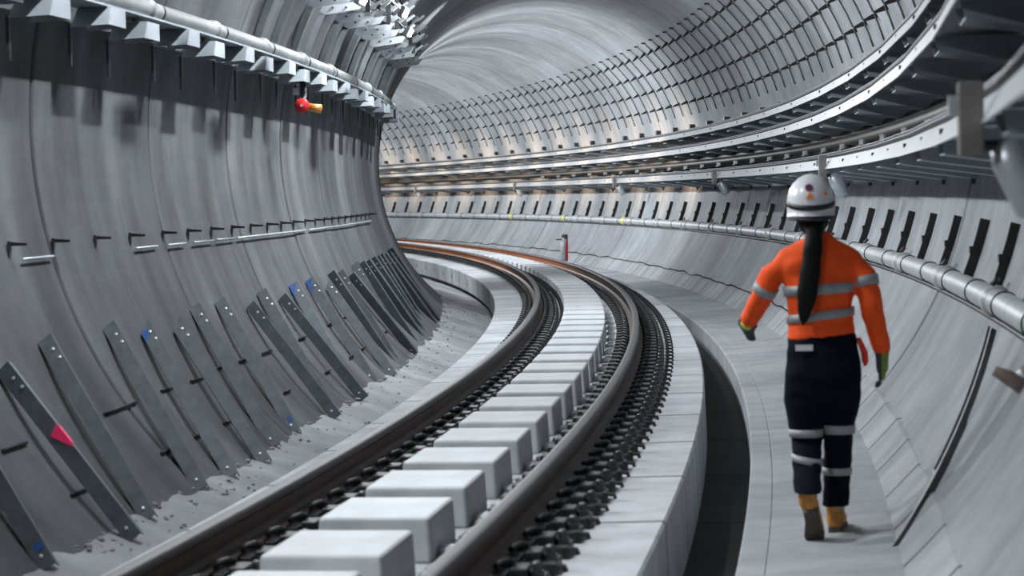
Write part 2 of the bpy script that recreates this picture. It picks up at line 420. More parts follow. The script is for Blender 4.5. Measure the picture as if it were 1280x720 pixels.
# ------------------------------------------------------------------ left wall: hook brackets, conduits, studs
hk = [13.25, 14.12, 15.07, 15.98, 16.95, 17.8, 18.68, 19.56, 20.45, 21.33, 22.15, 22.97, 23.81, 24.62, 25.44, 26.2, 26.92, 27.7, 28.5, 29.3, 30.1, 30.9, 31.7]
def hook():
    t = empty('hook_bracket', M_at(0, 0), 'x', 'wall bracket')
    MB().box((.012, 0, -.06), (.02, .03, .22)).build('strut', m_dgrey, t)
    MB().prism([(.0, -.01, .02), (.12, -.01, .035), (.12, -.01, .05), (.0, -.01, .045)], 0, (0, .02, 0)).build('arm', m_dark, t)
    return t
hp = hook(); aw = math.atan2(1.056 - ZC, -2.85 - XC)
for i, s in enumerate(hk):
    o = hp if i == 0 else copy_tree(hp)
    d, z = on_wall(aw, .0); o.matrix_world = M_at(s, d, z, .12)
    tag(o, 'small dark hook bracket on the left wall above the channels, %s from the left' % ordinal(i + 1), 'wall bracket', 'hook brackets along the left wall')
for i, (a, b) in enumerate(((13.4, 14.0), (16.02, 16.62), (16.98, 17.55), (17.85, 18.6), (18.75, 19.5), (19.65, 23.6), (23.9, 31.5))):
    aa = aw - .02
    pr = round_prof(*on_wall(math.atan2(.985 - ZC, -2.83 - XC), .03), .008, 6)
    tag(sweep('conduit', pr, srange(a, b, .3), m_white if i not in (3, 4) else m_galv, closed=True, smooth=True), 'thin pale conduit length under the left wall hooks, %s from the left' % ordinal(i + 1), 'conduit', 'conduit lengths under the hooks')
# ------------------------------------------------------------------ left wall shelf brackets + pipe
m_pipe_l = plain('dull_grey_pipe', (.20, .21, .215), .5, .1, 5, .25)
m_endp = plain('end_plate_steel', (.36, .40, .44), .5, .3, 6, .15)
def shelf_bracket():
    t = empty('shelf_bracket', M_at(0, 0), 'x', 'shelf bracket')
    # folded box arm: d from -2.80 (wall) to -2.56, z 2.46 .. 2.575 ; local origin at (-2.56, 2.46)
    b = MB()
    b.prism([(-.25, 0, -.01), (.0, 0, .0), (.0, .085, .118), (-.22, .085, .118)], 0, (0, .006, 0))
    b.prism([(-.25, .40, -.01), (.0, .40, .0), (.0, .40, .118), (-.22, .40, .118)], 0, (0, .006, 0))
    b.prism([(-.22, .085, .112), (.0, .085, .112), (.0, .406, .112), (-.22, .406, .112)], 0, (0, 0, .006))
    b.build('arm', m_shelf, t)
    MB().prism([(0, .0, .0), (0, .406, 0), (0, .406, .118), (0, .085, .118)], 0, (.006, 0, 0)).build('end_plate', m_endp, t)
    MB().box((-.262, .03, -.13), (.02, .035, .26)).build('strut', m_dgrey, t)
    MB().lathe([(.015, 0), (.015, .02), (.008, .03)], (-.12, .2, .115), 6).build('bolt', m_dgrey, t)
    return t
sp_ = shelf_bracket(); k = 0
for i in range(-1, 10):
    for j, off in enumerate((0, .90)):
        s = 14.45 + 2.15 * i + off
        o = sp_ if k == 0 else copy_tree(sp_); k += 1
        o.matrix_world = M_at(s, -2.555, 2.465 - .03 * j)
        tag(o, 'folded steel shelf bracket under the left wall pipe, %s from the left' % ordinal(k), 'shelf bracket', 'shelf brackets under the left pipe')
tag(sweep('shelf_plate', [(-2.80, 2.586), (-2.572, 2.586), (-2.572, 2.600), (-2.80, 2.600)], srange(-4, 36, .8), m_shelf, closed=True), 'long flat steel shelf under the left wall pipe', 'shelf')
lp = tag(sweep('fire_main_pipe', round_prof(-2.65, 2.664, .062, 16), srange(-4, 36, .6), m_pipe_l, closed=True, smooth=True), 'grey fire main pipe running along the upper left wall', 'pipe')
for i in range(0, 11):
    for q in (0, .34):
        s = 13.6 + 2.15 * i + q
        sweep('coupling' if q == 0 else 'clamp_band', round_prof(-2.65, 2.664, .078 if q == 0 else .069, 16), [s, s + (.10 if q == 0 else .03)], m_pipe_l if q == 0 else m_black, closed=True, smooth=True, parent=lp)
# hydrant valve on the left pipe
t = empty('hydrant_valve', M_at(22.1, -2.60, 2.21), 'red handwheel hydrant valve with brass outlet under the left pipe', 'valve')
rX = Matrix.Rotation(PI / 2, 3, 'X')
MB().lathe([(.062, 0), (.072, .012), (.062, .024), (.03, .03), (.018, .035)], (0, -.10, 0), 20, rX).build('handwheel', m_red, t, True)
MB().lathe([(.014, 0), (.014, .01)], (0, -.135, 0), 10, rX).build('wheel_nut', m_white, t)
MB().tube([(0, -.1, 0), (0, .0, .02), (0, .05, .12), (-.03, .05, .42)], [.022, .03, .03, .03], 10).build('riser', m_dgrey, t, True)
MB().tube([(.02, 0, -.005), (.10, -.01, -.02), (.17, -.02, -.035)], [.035, .04, .045], 12).build('outlet', m_brass, t, True)['label'] = 'orange brass outlet'
MB().box((-.07, -.02, .14), (.06, .01, .07)).build('tag_plate', m_white, t)

# ------------------------------------------------------------------ upper left angle arms with end clamps
def angle_arm():
    t = empty('angle_arm', M_at(0, 0), 'x', 'angle bracket')
    a = PI * 153.5 / 180
    # wall leg follows the lining
    prof = [on_wall(math.radians(q), .0) for q in (153, 156, 159, 162, 166)]
    o = Vector((-2.65, 0, 3.22)); leg = MB()
    for w0, w1, off in ((0, .006, .07), (0, .09, .006)):
        vs = []
        for q in (153, 156.5, 160, 163):
            for f in (-.01, off):
                d, z = on_wall(math.radians(q), f)
                vs += [Vector((d, w0, z)) - o, Vector((d, w1, z)) - o]
        fs = []
        for i in range(3):
            b = i * 4; fs += [[b, b + 1, b + 5, b + 4], [b + 2, b + 6, b + 7, b + 3], [b, b + 4, b + 6, b + 2], [b + 1, b + 3, b + 7, b + 5]]
        fs += [[0, 2, 3, 1], [12, 13, 15, 14]]
        leg.add(vs, fs)
    leg.build('wall_leg', m_galv, t)
    MB().prism([(-.05, 0, -.04), (.44, 0, .03), (.50, 0, .12), (-.0, 0, .07)], 0, (0, .006, 0)).prism([(0, 0, .07), (.50, 0, .12), (.50, .09, .12), (0, .09, .07)], 0, (0, 0, -.006)).build('arm', m_white, t)
    for q in (.16, .30): MB().tube([(q, -.015, .05), (q, .03, .05)], .012, 6).build('bolt', m_dgrey, t)
    return t
ap = angle_arm(); k = 0
for i in range(-1, 6):
    for off in (0, .9):
        s = 22.7 + 2.12 * i + off
        o = ap if k == 0 else copy_tree(ap); k += 1
        o.matrix_world = M_at(s, -2.65, 3.22)
        tag(o, 'pale angle bracket arm high on the upper left lining, %s from the front' % ordinal(k), 'angle bracket', 'angle arms on the upper left lining')
def insulator():
    t = empty('cable_hanger_clamp', M_at(0, 0), 'x', 'cable clamp')
    MB().box((0, 0, 0), (.05, .05, .34)).build('post', m_dgrey, t)
    for z in (-.12, 0, .12):
        MB().prism([(-.14, 0, z + .05), (-.05, 0, z - .02), (.05, 0, z - .02), (.14, 0, z + .05), (.12, 0, z + .07), (.04, 0, z + .015), (-.04, 0, z + .015), (-.12, 0, z + .07)], 0, (0, .03, 0)).build('saddle', m_galv, t)
    return t
ip = insulator()
for i in range(14):
    s = 24.3 + .62 * i
    o = ip if i == 0 else copy_tree(ip)
    o.matrix_world = M_at(s, -2.20 + .05 * (i % 2), 3.44 + .06 * (i % 3))
    tag(o, 'spiky dark steel cable clamp on the upper left arm ends, %s from the front' % ordinal(i + 1), 'cable clamp', 'cable clamps on the angle arms')

# ------------------------------------------------------------------ right wall: struts, pipe
def wall_strut():
    t = empty('wall_strut', M_at(0, 0), 'x', 'wall strut')
    aa0, aa1 = math.atan2(.60 - ZC, 2.975 - XC), math.atan2(1.085 - ZC, 3.132 - XC)
    c = MB(); vs = []
    o = Vector((3.05, 0, .85))
    for i in range(6):
        a = aa0 + (aa1 - aa0) * i / 5
        for f in (-.01, .062):
            d, z = on_wall(a, f); vs += [Vector((d, -.025, z)) - o, Vector((d, .025, z)) - o]
    fs = []
    for i in range(5):
        b = i * 4; fs += [[b, b + 1, b + 5, b + 4], [b + 2, b + 6, b + 7, b + 3], [b, b + 4, b + 6, b + 2], [b + 1, b + 3, b + 7, b + 5]]
    fs += [[0, 2, 3, 1], [20, 21, 23, 22]]
    c.add(vs, fs).build('strut_channel', m_dark, t)
    d, z = on_wall((aa0 + aa1) / 2 + .01, .055); MB().box((d - o.x, 0, z - o.z), (.04, .07, .05)).build('bolt', m_dark, t)
    return t
wp = wall_strut()
ks = [13.68 + 1.74 * i for i in range(-3, 0)] + [13.75, 15.6, 17.4, 19.2, 21.0, 22.8, 24.6, 26.4] + [28.1 + 1.712 * i for i in range(33)]
for i, s in enumerate(ks):
    o = wp if i == 0 else copy_tree(wp); o.matrix_world = M_at(s, 3.05, .85)
    tag(o, 'black upright strut on the right wall above the long pipe, %s from the front' % ordinal(i + 1), 'wall strut', 'black struts on the right wall')
rp = tag(sweep('long_pipe', round_prof(2.955, .648, .076, 20), srange(3, 98, .7), m_pipe, closed=True, smooth=True), 'long grey pipe running low along the right wall', 'pipe')
i = 0; s = 6.0
while s < 92:
    sweep('strap', round_prof(2.955, .648, .084, 16), [s, s + .035], m_black, closed=True, smooth=True, parent=rp)
    if i % 2 == 0:
        sweep('coupling', round_prof(2.955, .648, .095, 16), [s + .45, s + .60], m_pipe, closed=True, smooth=True, parent=rp)
        if s < 46: MB().tube([P(s + .5, 2.93, .74), P(s + .5, 2.95, .78), P(s + .58, 2.97, .775), P(s + .6, 2.93, .745)], .014, 6).build('coupling_lug', m_dgrey, rp, True)
    MB().tube([P(s, 2.955, .56), P(s, 3.02, .56)], .012, 6).build('strap_bolt', m_black, rp)
    s += 1.725; i += 1
for i, s in enumerate((66.6, 59.7, 52.0)):
    tag(sweep('yellow_tape', round_prof(2.955, .648, .088, 16), [s, s + .14], m_yel, closed=True, smooth=True), 'yellow tape wrapped round the long right pipe, %s from the far end' % ordinal(i + 1), 'tape', 'yellow tapes on the long pipe')
# dark cable slung under the pipe
sweep('under_cable', round_prof(2.93, .555, .016, 8), srange(3, 98, .5), m_black, closed=True, smooth=True, parent=rp)
m_strip2 = plain('drain_strip_grey', (.24, .25, .26), .6, 0, 6, .3)
# near hydrant outlet on the right pipe
t = empty('hydrant_outlet', M_at(9.75, 2.74, .53), 'blurred brown capped hose outlet under the near end of the right pipe', 'valve')
MB().tube([(.02, .0, -.05), (-.05, 0, -.01), (-.10, .0, .015)][::-1], [.022, .03, .04], 12).build('cap', m_brown, t, True)
MB().tube([(.0, 0, -.03), (.09, .1, .03), (.17, .15, .09)], [.035, .035, .03], 12).build('branch', m_pipe, t, True)
MB().lathe([(.05, 0), (.055, .02), (.05, .04)], (.03, .02, -.02), 14, Matrix.Rotation(PI / 3, 3, 'Y')).build('flange', m_brown, t, True)
t = empty('wall_drain_strip', M_at(10.7, 2.34, -.40), 'grey drain strip down the right wall below the near hose outlet', 'drain strip')
q0, q1 = math.atan2(-.42 - ZC, 2.28 - XC), math.atan2(.50 - ZC, 2.93 - XC); vs = {}
for nm, y0, y1, f, mt in (('channel', -.03, .16, .022, m_strip2), ('edge_bead', .155, .185, .035, m_dgrey), ('edge_bead', -.05, -.028, .035, m_dgrey)):
    c = MB(); vv = []; n_ = 14
    for i in range(n_ + 1):
        a = q0 + (q1 - q0) * i / n_
        if nm == 'edge_bead' and y0 > 0: a = q0 + (q1 - q0) * (.32 + .68 * i / n_)
        sk = 10.98 + 2.15 * (a - q0) / (q1 - q0)
        for y in (y0, y1):
            for g_ in (-.004, f): d, z = on_wall(a, g_); vv.append(P(sk + y, d, z))
    ff = []
    for i in range(n_):
        b_ = i * 4; ff += [[b_, b_ + 2, b_ + 6, b_ + 4], [b_ + 1, b_ + 5, b_ + 7, b_ + 3], [b_, b_ + 4, b_ + 5, b_ + 1], [b_ + 2, b_ + 3, b_ + 7, b_ + 6]]
    ff += [[0, 1, 3, 2], [n_ * 4, n_ * 4 + 2, n_ * 4 + 3, n_ * 4 + 1]]
    iv = t.matrix_world.inverted(); c.add([iv @ v for v in vv], ff); c.build(nm, mt, t)
# upright drain standpipe far along the walkway
t = empty('standpipe', M_at(55, 2.0, -.40), 'short upright grey and red standpipe at the far walkway edge', 'standpipe')
MB().tube([(0, 0, 0), (.0, 0, .45), (.03, 0, .62)], .062, 12).build('pipe', m_pipe, t, True)
MB().tube([(.075, .02, .08), (.085, .02, .5), (.075, .02, .66)], .045, 10).build('red_hose', m_red, t, True)['label'] = 'red pipe'
MB().lathe([(.08, 0), (.08, .05), (.05, .08)], (.045, 0, .64), 12).box((-.1, 0, .60), (.14, .05, .03)).build('cap', m_dgrey, t)

# ------------------------------------------------------------------ right wall: cable trays on arms
ssk = [J0 + RING * 2 * k for k in range(-3, 26)]
TR = [('lowest', 2.47, 1.555, .105, -.06), ('middle', 2.45, 2.02, .09, -.03), ('topmost', 2.535, 2.315, .085, -.03)]
for nm, d, z, h, lean in TR:
    tr = tag(sweep('cable_tray', [(d - lean * -1 * .5 - .004, z - h / 2), (d - .004 - lean * .5, z + h / 2), (d + .004 - lean * .5, z + h / 2), (d + .004 + lean * .5, z - h / 2)], ssk, m_strip, closed=True),
             'long %s cable tray with bright front lip on the right wall' % nm, 'cable tray', 'cable trays on the right wall')
    sweep('tray_floor', [(d + .01, z - .01), (d + .42, z + .01), (d + .42, z + .016), (d + .01, z - .004)], ssk, m_shelf, closed=True, parent=tr)
    sweep('top_rail', round_prof(d + .03, z + h / 2 + .022, .018, 8), ssk, m_black, closed=True, smooth=True, parent=tr)
    sweep('top_wire', round_prof(d + .035, z + h / 2 + .048, .006, 6), ssk, m_galv, closed=True, smooth=True, parent=tr)
    sweep('tray_cable', round_prof(d + .10, z + .045, .04, 10), srange(3, 98, .8), m_black, closed=True, smooth=True, parent=tr)
    for k in range(-2, 30):
        s = 13.85 + 1.725 * k
        MB().tube([P(s, d - .012, z + .01), P(s, d + .02, z + .01)], .014, 6).build('bolt', m_dark, tr)
def tray_arm(d, z, plate):
    t = empty('tray_arm', M_at(0, 0), 'x', 'tray arm')
    zz = z - .055; dw = XC + math.sqrt(RHO ** 2 - (zz - ZC) ** 2) - d     # distance from lip to wall
    b = MB()
    for y in (0, .40):
        b.prism([(.0, y, .03), (.02, y, -.03), (dw, y, -.13), (dw, y, .03)], 0, (0, .006, 0))
    b.add([(.02, 0, -.03), (dw, 0, -.13), (dw, .406, -.13), (.02, .406, -.03), (.02, 0, -.036), (dw, 0, -.136), (dw, .406, -.136), (.02, .406, -.036)], [[0, 1, 2, 3], [7, 6, 5, 4], [0, 4, 5, 1], [1, 5, 6, 2], [2, 6, 7, 3], [3, 7, 4, 0]])
    b.build('arm', m_shelf, t)
    b = MB().box((dw - .02, .2, .0), (.05, .10, .34))
    if plate: b.box((dw - .11, .2, plate), (.09, .16, .10))
    b.build('wall_plate', m_dgrey, t)
    return t
for nm, d, z, h, lean in TR:
    ta = tray_arm(d, z, .27 if nm == 'topmost' else 0)
    for k in range(40):
        s = 6.4 + 2.09 * k
        if s > 90: break
        o = ta if k == 0 else copy_tree(ta); o.matrix_world = M_at(s, d, z - .055)
        tag(o, 'tapered steel arm under the %s right cable tray, %s from the front' % (nm, ordinal(k + 1)), 'tray arm', 'arms under the %s cable tray' % nm)
for i, (d, z, r) in enumerate(((2.90, 1.875, .06), (2.82, 1.80, .05))):
    tag(sweep('feeder_cable', round_prof(d, z, r, 12), srange(3, 98, .8), m_cable, closed=True, smooth=True), 'thick brown feeder cable between the right trays, %s of two' % ('upper' if i == 0 else 'lower'), 'cable', 'feeder cables between the trays')
def cleat():
    t = empty('cable_cleat', M_at(0, 0), 'x', 'cable cleat')
    for y in range(5): MB().box((0, .09 * y - .06, -.01), (.02, .03, .05)).build('tooth', m_galv, t)
    MB().box((.07, .12, -.045), (.20, .30, .012)).build('base', m_dgrey, t); MB().prism([(.17, .10, -.04), (.40, .10, -.02), (.40, .10, -.09), (.17, .10, -.05)], 0, (0, .04, 0)).build('arm', m_dgrey, t)
    return t
cp = cleat()
for k in range(26):
    o = cp if k == 0 else copy_tree(cp); o.matrix_world = M_at(9.2 + 2.09 * k, 2.735, 1.755)
    tag(o, 'comb-like cable cleat holding the brown feeder cables, %s from the front' % ordinal(k + 1), 'cable cleat', 'cleats of the feeder cables')
# lamps hung from the lowest tray
def walk_lamp():
    t = empty('walkway_luminaire', M_at(0, 0), 'x', 'luminaire')
    MB().box((0, 0, .0), (.075, .07, .22)).build('post', plain('weathered_post', (.24, .22, .21), .6, .2, 8, .25), t, bevel=.006)
    MB().box((-.05, .0, .04), (.03, .05, .06)).build('bracket_lug', m_white, t)
    r = Matrix.Rotation(-.42, 3, 'Y')
    MB().lathe([(.045, -.14), (.062, -.12), (.066, .04), (.05, .09), (.03, .10)], (.14, .05, -.155), 16, r).build('lamp_body', m_white, t, True)
    MB().tube([(.02, .02, -.08), (.08, .04, -.08), (.13, .05, -.08)], .018, 8).build('arm', m_dgrey, t)
    return t
wl = walk_lamp()
for i, s in enumerate((6.9, 22.5, 36.6, 50.1, 63.8, 77.5)):
    o = wl if i == 0 else copy_tree(wl); o.matrix_world = M_at(s, 2.41, 1.52)
    tag(o, 'pale lamp unit on a post below the lowest right tray, %s from the front' % ordinal(i + 1), 'lamp', 'lamp units under the lowest tray')

# ------------------------------------------------------------------ upper right: cable hangers (strut with four arms)
AN = [math.atan2(z - ZC, d - XC) for d, z in ((2.304, 3.986), (2.571, 3.678), (2.786, 3.355), (2.961, 2.998))]
def hanger():
    t = empty('cable_hanger', M_at(0, 0), 'x', 'cable hanger'); o = Vector((2.9, 0, 3.0))
    pts = [];
    for i in range(12):
        a = math.radians(48.5 - (48.5 - 17.6) * i / 11); d, z = on_wall(a, .022); pts.append(Vector((d, 0, z)) - o)
    MB().tube(pts, .011, 6).build('strut', m_rod, t, True)
    for a in AN:
        d, z = on_wall(a, .0); q = Vector((d, 0, z)) - o
        nr = Vector((-math.cos(a), 0, -math.sin(a))); tn = Vector((-math.sin(a), 0, math.cos(a)))
        c = MB().prism([q + tn * -.03, q + nr * .14 + tn * -.012, q + nr * .14 + tn * .012, q + tn * .03], 0, (0, .04, 0)); c.build('arm', m_dark, t)
        MB().box(q + nr * .145 + Vector((0, .02, 0)), (.016, .03, .016)).build('arm_tip', m_galv, t)
    d, z = on_wall(math.radians(48.5), .02); MB().box(Vector((d - .02, 0, z)) - o, (.07, .03, .03)).build('end_bolt', m_dgrey, t)
    return t
hgp = hanger(); k = 0
for g in range(-19, 54):
    if True:
        s = 32.93 + 1.01 * g + (.06 if g % 7 == 0 else 0)
        o = hgp if k == 0 else copy_tree(hgp); k += 1; o.matrix_world = M_at(s, 2.9, 3.0)
        tag(o, 'dark upright hanger strut with four arms high on the right wall, %s from the front' % ordinal(k), 'cable hanger', 'cable hangers high on the right wall')

DR = [(60.385, -0.438), (58.281, -0.423), (56.447, -0.431), (54.543, -0.415), (52.568, -0.447), (50.482, -0.434), (48.676, -0.434), (46.529, -0.449)]
for row, lst in (('upper', [(11.619, -2.381, .015), (13.529, -2.392, .031), (14.928, -2.404, .047), (15.754, -2.401, .044), (16.686, -2.415, .063), (17.456, -2.413, .06), (18.387, -2.41, .057), (20.195, -2.412, .059), (22.085, -2.426, .079), (23.374, -2.426, .079)]),
                 ('lower', [(12.031, -2.145, -.273), (13.942, -2.156, -.261), (14.837, -2.161, -.256), (15.706, -2.164, -.253), (18.049, -2.178, -.237), (20.147, -2.175, -.241), (21.827, -2.188, -.225), (22.919, -2.198, -.214), (25.41, -2.215, -.195)])):
    for i, (s, d, z) in enumerate(lst):
        ln = (.72 if i == 1 else .40) if row == 'upper' else .30
        tag(sweep('wall_bar', round_prof(d + .014, z + .008, .009, 6), srange(s, s + ln, .2), m_dark, closed=True, smooth=True), 'dark steel bar in the %s row low on the left wall, %s from the left' % (row, ordinal(i + 1)), 'wall bar', 'dark bars behind the channels')
for i, (s, z) in enumerate(DR):
    tag(MB().prism([(-.004, -.03, -.06), (-.004, .03, -.06), (-.004, .03, .06), (-.004, -.03, .06)], 0, (.03, 0, 0)).build('drain_hole', m_black), 'small dark drain hole in the inner slab face, %s from the far end' % ordinal(i + 1), 'drain hole', 'drain holes in the inner slab face').matrix_world = M_at(s, -1.150, z)
# ------------------------------------------------------------------ the walking person
KP = .003914; DP = 11.36
pm = Matrix.Translation(P(11.38, 1.915, -.408)) @ Matrix.Rotation(.063, 4, 'Z')
person = empty('person', pm, 'person in orange hi-vis jacket, white helmet and dark trousers walking away along the walkway', 'person')
def V(px, py, y=0.0):
    q = KP * (1 + y / DP); return Vector(((px - 1030) * q, y, 1.735 - (py - 231.7) * q))
def ring(px, py, hw, dep, y=0.0, tilt=0.0, grow=0.0):
    return (V(px, py, y), Vector((hw * KP + grow, 0, tilt * KP)), Vector((0, dep + grow, 0)))
def fuse(mb, name, mat, voxel=.011, it=4, noise_amp=0.0, seed=0):
    me = mb.mesh(name); o = bpy.data.objects.new('tmp', me); col.objects.link(o)
    r = o.modifiers.new('r', 'REMESH'); r.mode = 'VOXEL'; r.voxel_size = voxel
    sm = o.modifiers.new('s', 'SMOOTH'); sm.iterations = it; sm.factor = .5
    dg = bpy.context.evaluated_depsgraph_get(); dg.update()
    m2 = bpy.data.meshes.new_from_object(o.evaluated_get(dg)); m2.name = name
    bpy.data.objects.remove(o)
    if noise_amp:
        m2.update()
        nn = [v.normal.copy() for v in m2.vertices]
        for v, n in zip(m2.vertices, nn):
            q = Vector((v.co.x * 9, v.co.y * 9, v.co.z * 15 + seed)); v.co += n * noise_amp * noise.noise(q)
    m2.materials.clear()
    return new_obj(name, m2, mat, person, True)
m_skin = plain('skin', (.50, .30, .21), .55)
m_hair = plain('dark_hair', (.005, .0045, .0045), .6, 0, 40, .4, 0, .2)
m_orange = plain('orange_hivis_cloth', (.98, .095, .004), .8, 0, 14, .15, .006)
m_navy = plain('navy_cloth', (.004, .0055, .013), .9, 0, 14, .3, .006, .15)
m_refl = plain('reflective_tape', (.34, .35, .36), .5, .1, 20, .15)
m_helm = plain('white_helmet_shell', (.72, .73, .76), .3)
m_boot = plain('tan_boot_leather', (.55, .25, .05), .6, 0, 20, .35, .003)
m_sole = plain('brown_rubber_sole', (.075, .062, .05), .7, 0, 25, .3)
m_glg = plain('yellow_green_glove', (.22, .30, .03), .6, 0, 25, .3); m_gld = plain('grey_glove', (.045, .05, .055), .6, 0, 25, .3)
# body
b = MB()
b.ell(V(1024, 262), (.074, .093, .112), 20, 14); b.ell(V(1024, 268) + Vector((0, .095, 0)), (.015, .022, .022), 10, 8)
for sx in (-1, 1): b.ell(V(1024, 266) + Vector((sx * .076, .0, 0)), (.012, .022, .03), 10, 8)
b.loft([ring(1025, 278, 14, .055), ring(1028, 292, 13, .055), ring(1030, 306, 18, .06), ring(1030, 320, 38, .065), ring(1031, 355, 38, .085), ring(1033, 410, 34, .085), ring(1034, 440, 40, .10), ring(1034, 475, 41, .105), ring(1034, 490, 38, .09)])
LA = [V(990, 334), V(960, 366, .04), V(944, 396, .17), V(938, 405, .25)]; RA = [V(1072, 334), V(1094, 382, -.03), V(1107, 440, .05), V(1108, 450, .06)]
LL = [V(1012, 480, 0), V(1011, 548, .04), V(1014, 615, -.20)]; RL = [V(1056, 480, 0), V(1054, 552, .10), V(1048, 640, .15)]
b.tube(LA, [.036, .036, .03, .028], 12); b.tube(RA, [.036, .036, .03, .028], 12); b.tube(LL, [.075, .055, .04], 12); b.tube(RL, [.075, .055, .04], 12)
body = fuse(b, 'body', m_skin, .012, 3)
for sx in (-1, 1):
    MB().ell(V(1024, 262) + Vector((sx * .030, .083, .008)), (.012, .008, .009), 10, 8).build('eye', m_helm, person, True)
MB().ell(V(1024, 276) + Vector((0, .082, 0)), (.022, .008, .006), 10, 6).build('mouth', m_red, person, True)
# jacket
def TW(py):   # half width, centre, depth of the torso by picture row
    T = [(288, 1031, 13, .060), (296, 1031, 19, .066), (303, 1030, 34, .075), (312, 1030, 48, .088), (328, 1030, 52, .10), (355, 1031, 44, .110), (385, 1032, 41, .105), (405, 1032, 41, .108), (417, 1032, 43, .112), (421, 1032, 43, .112)]
    for p, q in zip(T, T[1:]):
        if p[0] <= py <= q[0]:
            f = (py - p[0]) / (q[0] - p[0]); return [p[i] + (q[i] - p[i]) * f for i in (1, 2, 3)]
    return T[-1][1:]
b = MB()
rows = [288, 296, 303, 312, 320, 328, 340, 355, 370, 385, 405, 414, 420]
b.loft([ring(TW(q)[0], q - (0 if q < 400 else 0), TW(q)[1], TW(q)[2], tilt=(q > 380) * 4.5) for q in rows], 28, 2.3)
SL = [V(1005, 330), V(988, 327), V(972, 342, .01), V(961, 364, .035), V(950, 385, .12), V(943, 398, .20)]; RSL = [.045, .056, .060, .058, .052, .044]
SR = [V(1056, 330), V(1074, 327), V(1088, 345, -.015), V(1095, 380, -.03), V(1103, 415, .01), V(1108, 441, .045)]; RSR = [.045, .056, .060, .057, .051, .043]
b.tube(SL, RSL, 16); b.tube(SR, RSR, 16)
jacket = fuse(b, 'jacket', m_orange, .010, 4, .010, 3)
def torso_band(py0, py1, tilt, name='reflective_band'):
    rs = []
    for q in (py0, py1):
        c, w, d = TW(q); rs.append(ring(c, q, w, d, tilt=tilt, grow=.007))
    MB().loft(rs, 32, 2.3).build(name, m_refl, person, True)
torso_band(353, 366, 3); torso_band(387, 398, 5)
def limb_band(p, q, r0, r1, parent=person):
    MB().tube([p, q], [r0, r1], 18).build('reflective_band', m_refl, parent, True)
limb_band(SL[2].lerp(SL[3], .55), SL[2].lerp(SL[3], 1.0) + Vector((0, .006, 0)), .0635, .062); limb_band(SR[2].lerp(SR[3], -.02), SR[2].lerp(SR[3], .34), .0655, .064)
# trousers
b = MB()
b.loft([ring(1033, 415, 41, .105), ring(1034, 440, 46, .115, -.01), ring(1034, 468, 48, .125, -.015), ring(1034, 490, 48, .115, -.01), ring(1034, 500, 45, .10)], 28, 2.4)
b.loft([ring(1011, 478, 26, .105), ring(1010, 505, 25, .10, .01), ring(1011, 530, 22, .09, .03), ring(1012, 552, 19, .08, .03), ring(1013, 575, 18, .08, -.04), ring(1013, 600, 17, .075, -.13), ring(1013, 618, 19, .075, -.19)], 20, 2.2)
b.loft([ring(1057, 478, 25, .105), ring(1056, 505, 24, .10, .02), ring(1054, 530, 20, .09, .06), ring(1052, 552, 18, .08, .09), ring(1050, 580, 17.5, .08, .10), ring(1049, 610, 16.5, .075, .11), ring(1047, 634, 18, .075, .12)], 20, 2.2)
fuse(b, 'trousers', m_navy, .010, 4, .010, 9)
def leg_band(c0, py0, hw0, y0, c1, py1, hw1, y1, dep, tilt=0):
    MB().loft([ring(c0, py0, hw0, dep, y0, tilt, .0055), ring(c1, py1, hw1, dep, y1, tilt, .0055)], 24, 2.2).build('reflective_band', m_refl, person, True)
leg_band(1012, 536, 21.5, .03, 1012, 546, 20, .03, .086); leg_band(1013, 571, 18.5, -.03, 1013, 580, 18, -.055, .081, -4)
leg_band(1053, 531, 20, .06, 1053, 542, 19, .08, .087); leg_band(1050, 585, 17.5, .10, 1050, 594, 17.3, .10, .08)
MB().box(V(1011, 434, -.128), (.085, .004, .030)).build('back_label', m_helm, person)['label'] = 'white label above the back pocket'
# boots
def boot(heel, toe, up, ankle, shin, nm='boot'):
    heel, toe, up, ankle, shin = map(Vector, (heel, toe, up, ankle, shin)); u = (toe - heel).normalized(); L = (toe - heel).length
    w = u.cross(up).normalized(); n = w.cross(u).normalized()
    S = [(0, .030, .06), (.04, .038, .085), (.25, .036, .10), (.5, .042, .085), (.72, .047, .065), (.9, .042, .052), (1.0, .022, .035)]
    c = MB(); c.loft([(heel + u * L * t + n * (.025 + h / 2), w * hw, n * h / 2) for t, hw, h in S], 20, 2.6)
    c.tube([heel + u * L * .18 + n * .05, ankle, shin], [.046, .046, .05], 16)
    up_ = fuse(c, nm, m_boot, .008, 3)
    so = MB(); vs = []
    outline = [(0, .022), (.03, .036), (.3, .034), (.5, .040), (.75, .050), (.92, .042), (1.02, .018)]
    pts = [heel + u * L * t + w * hw for t, hw in outline] + [heel + u * L * t - w * hw for t, hw in outline[::-1]]
    so.prism(pts, 0, n * .032); s_ = so.build('sole', m_sole, up_); s_.matrix_parent_inverse = Matrix.Identity(4); s_['label'] = 'dark brown sole'
    return up_
boot(V(1016, 642, -.20), V(1022, 683, -.055), (0, .8, .9), V(1013, 630, -.16), V(1013, 612, -.17))
boot((.066, .13, .0), (.085, .40, .0), (0, 0, 1), V(1047, 645, .17), V(1048, 605, .12))
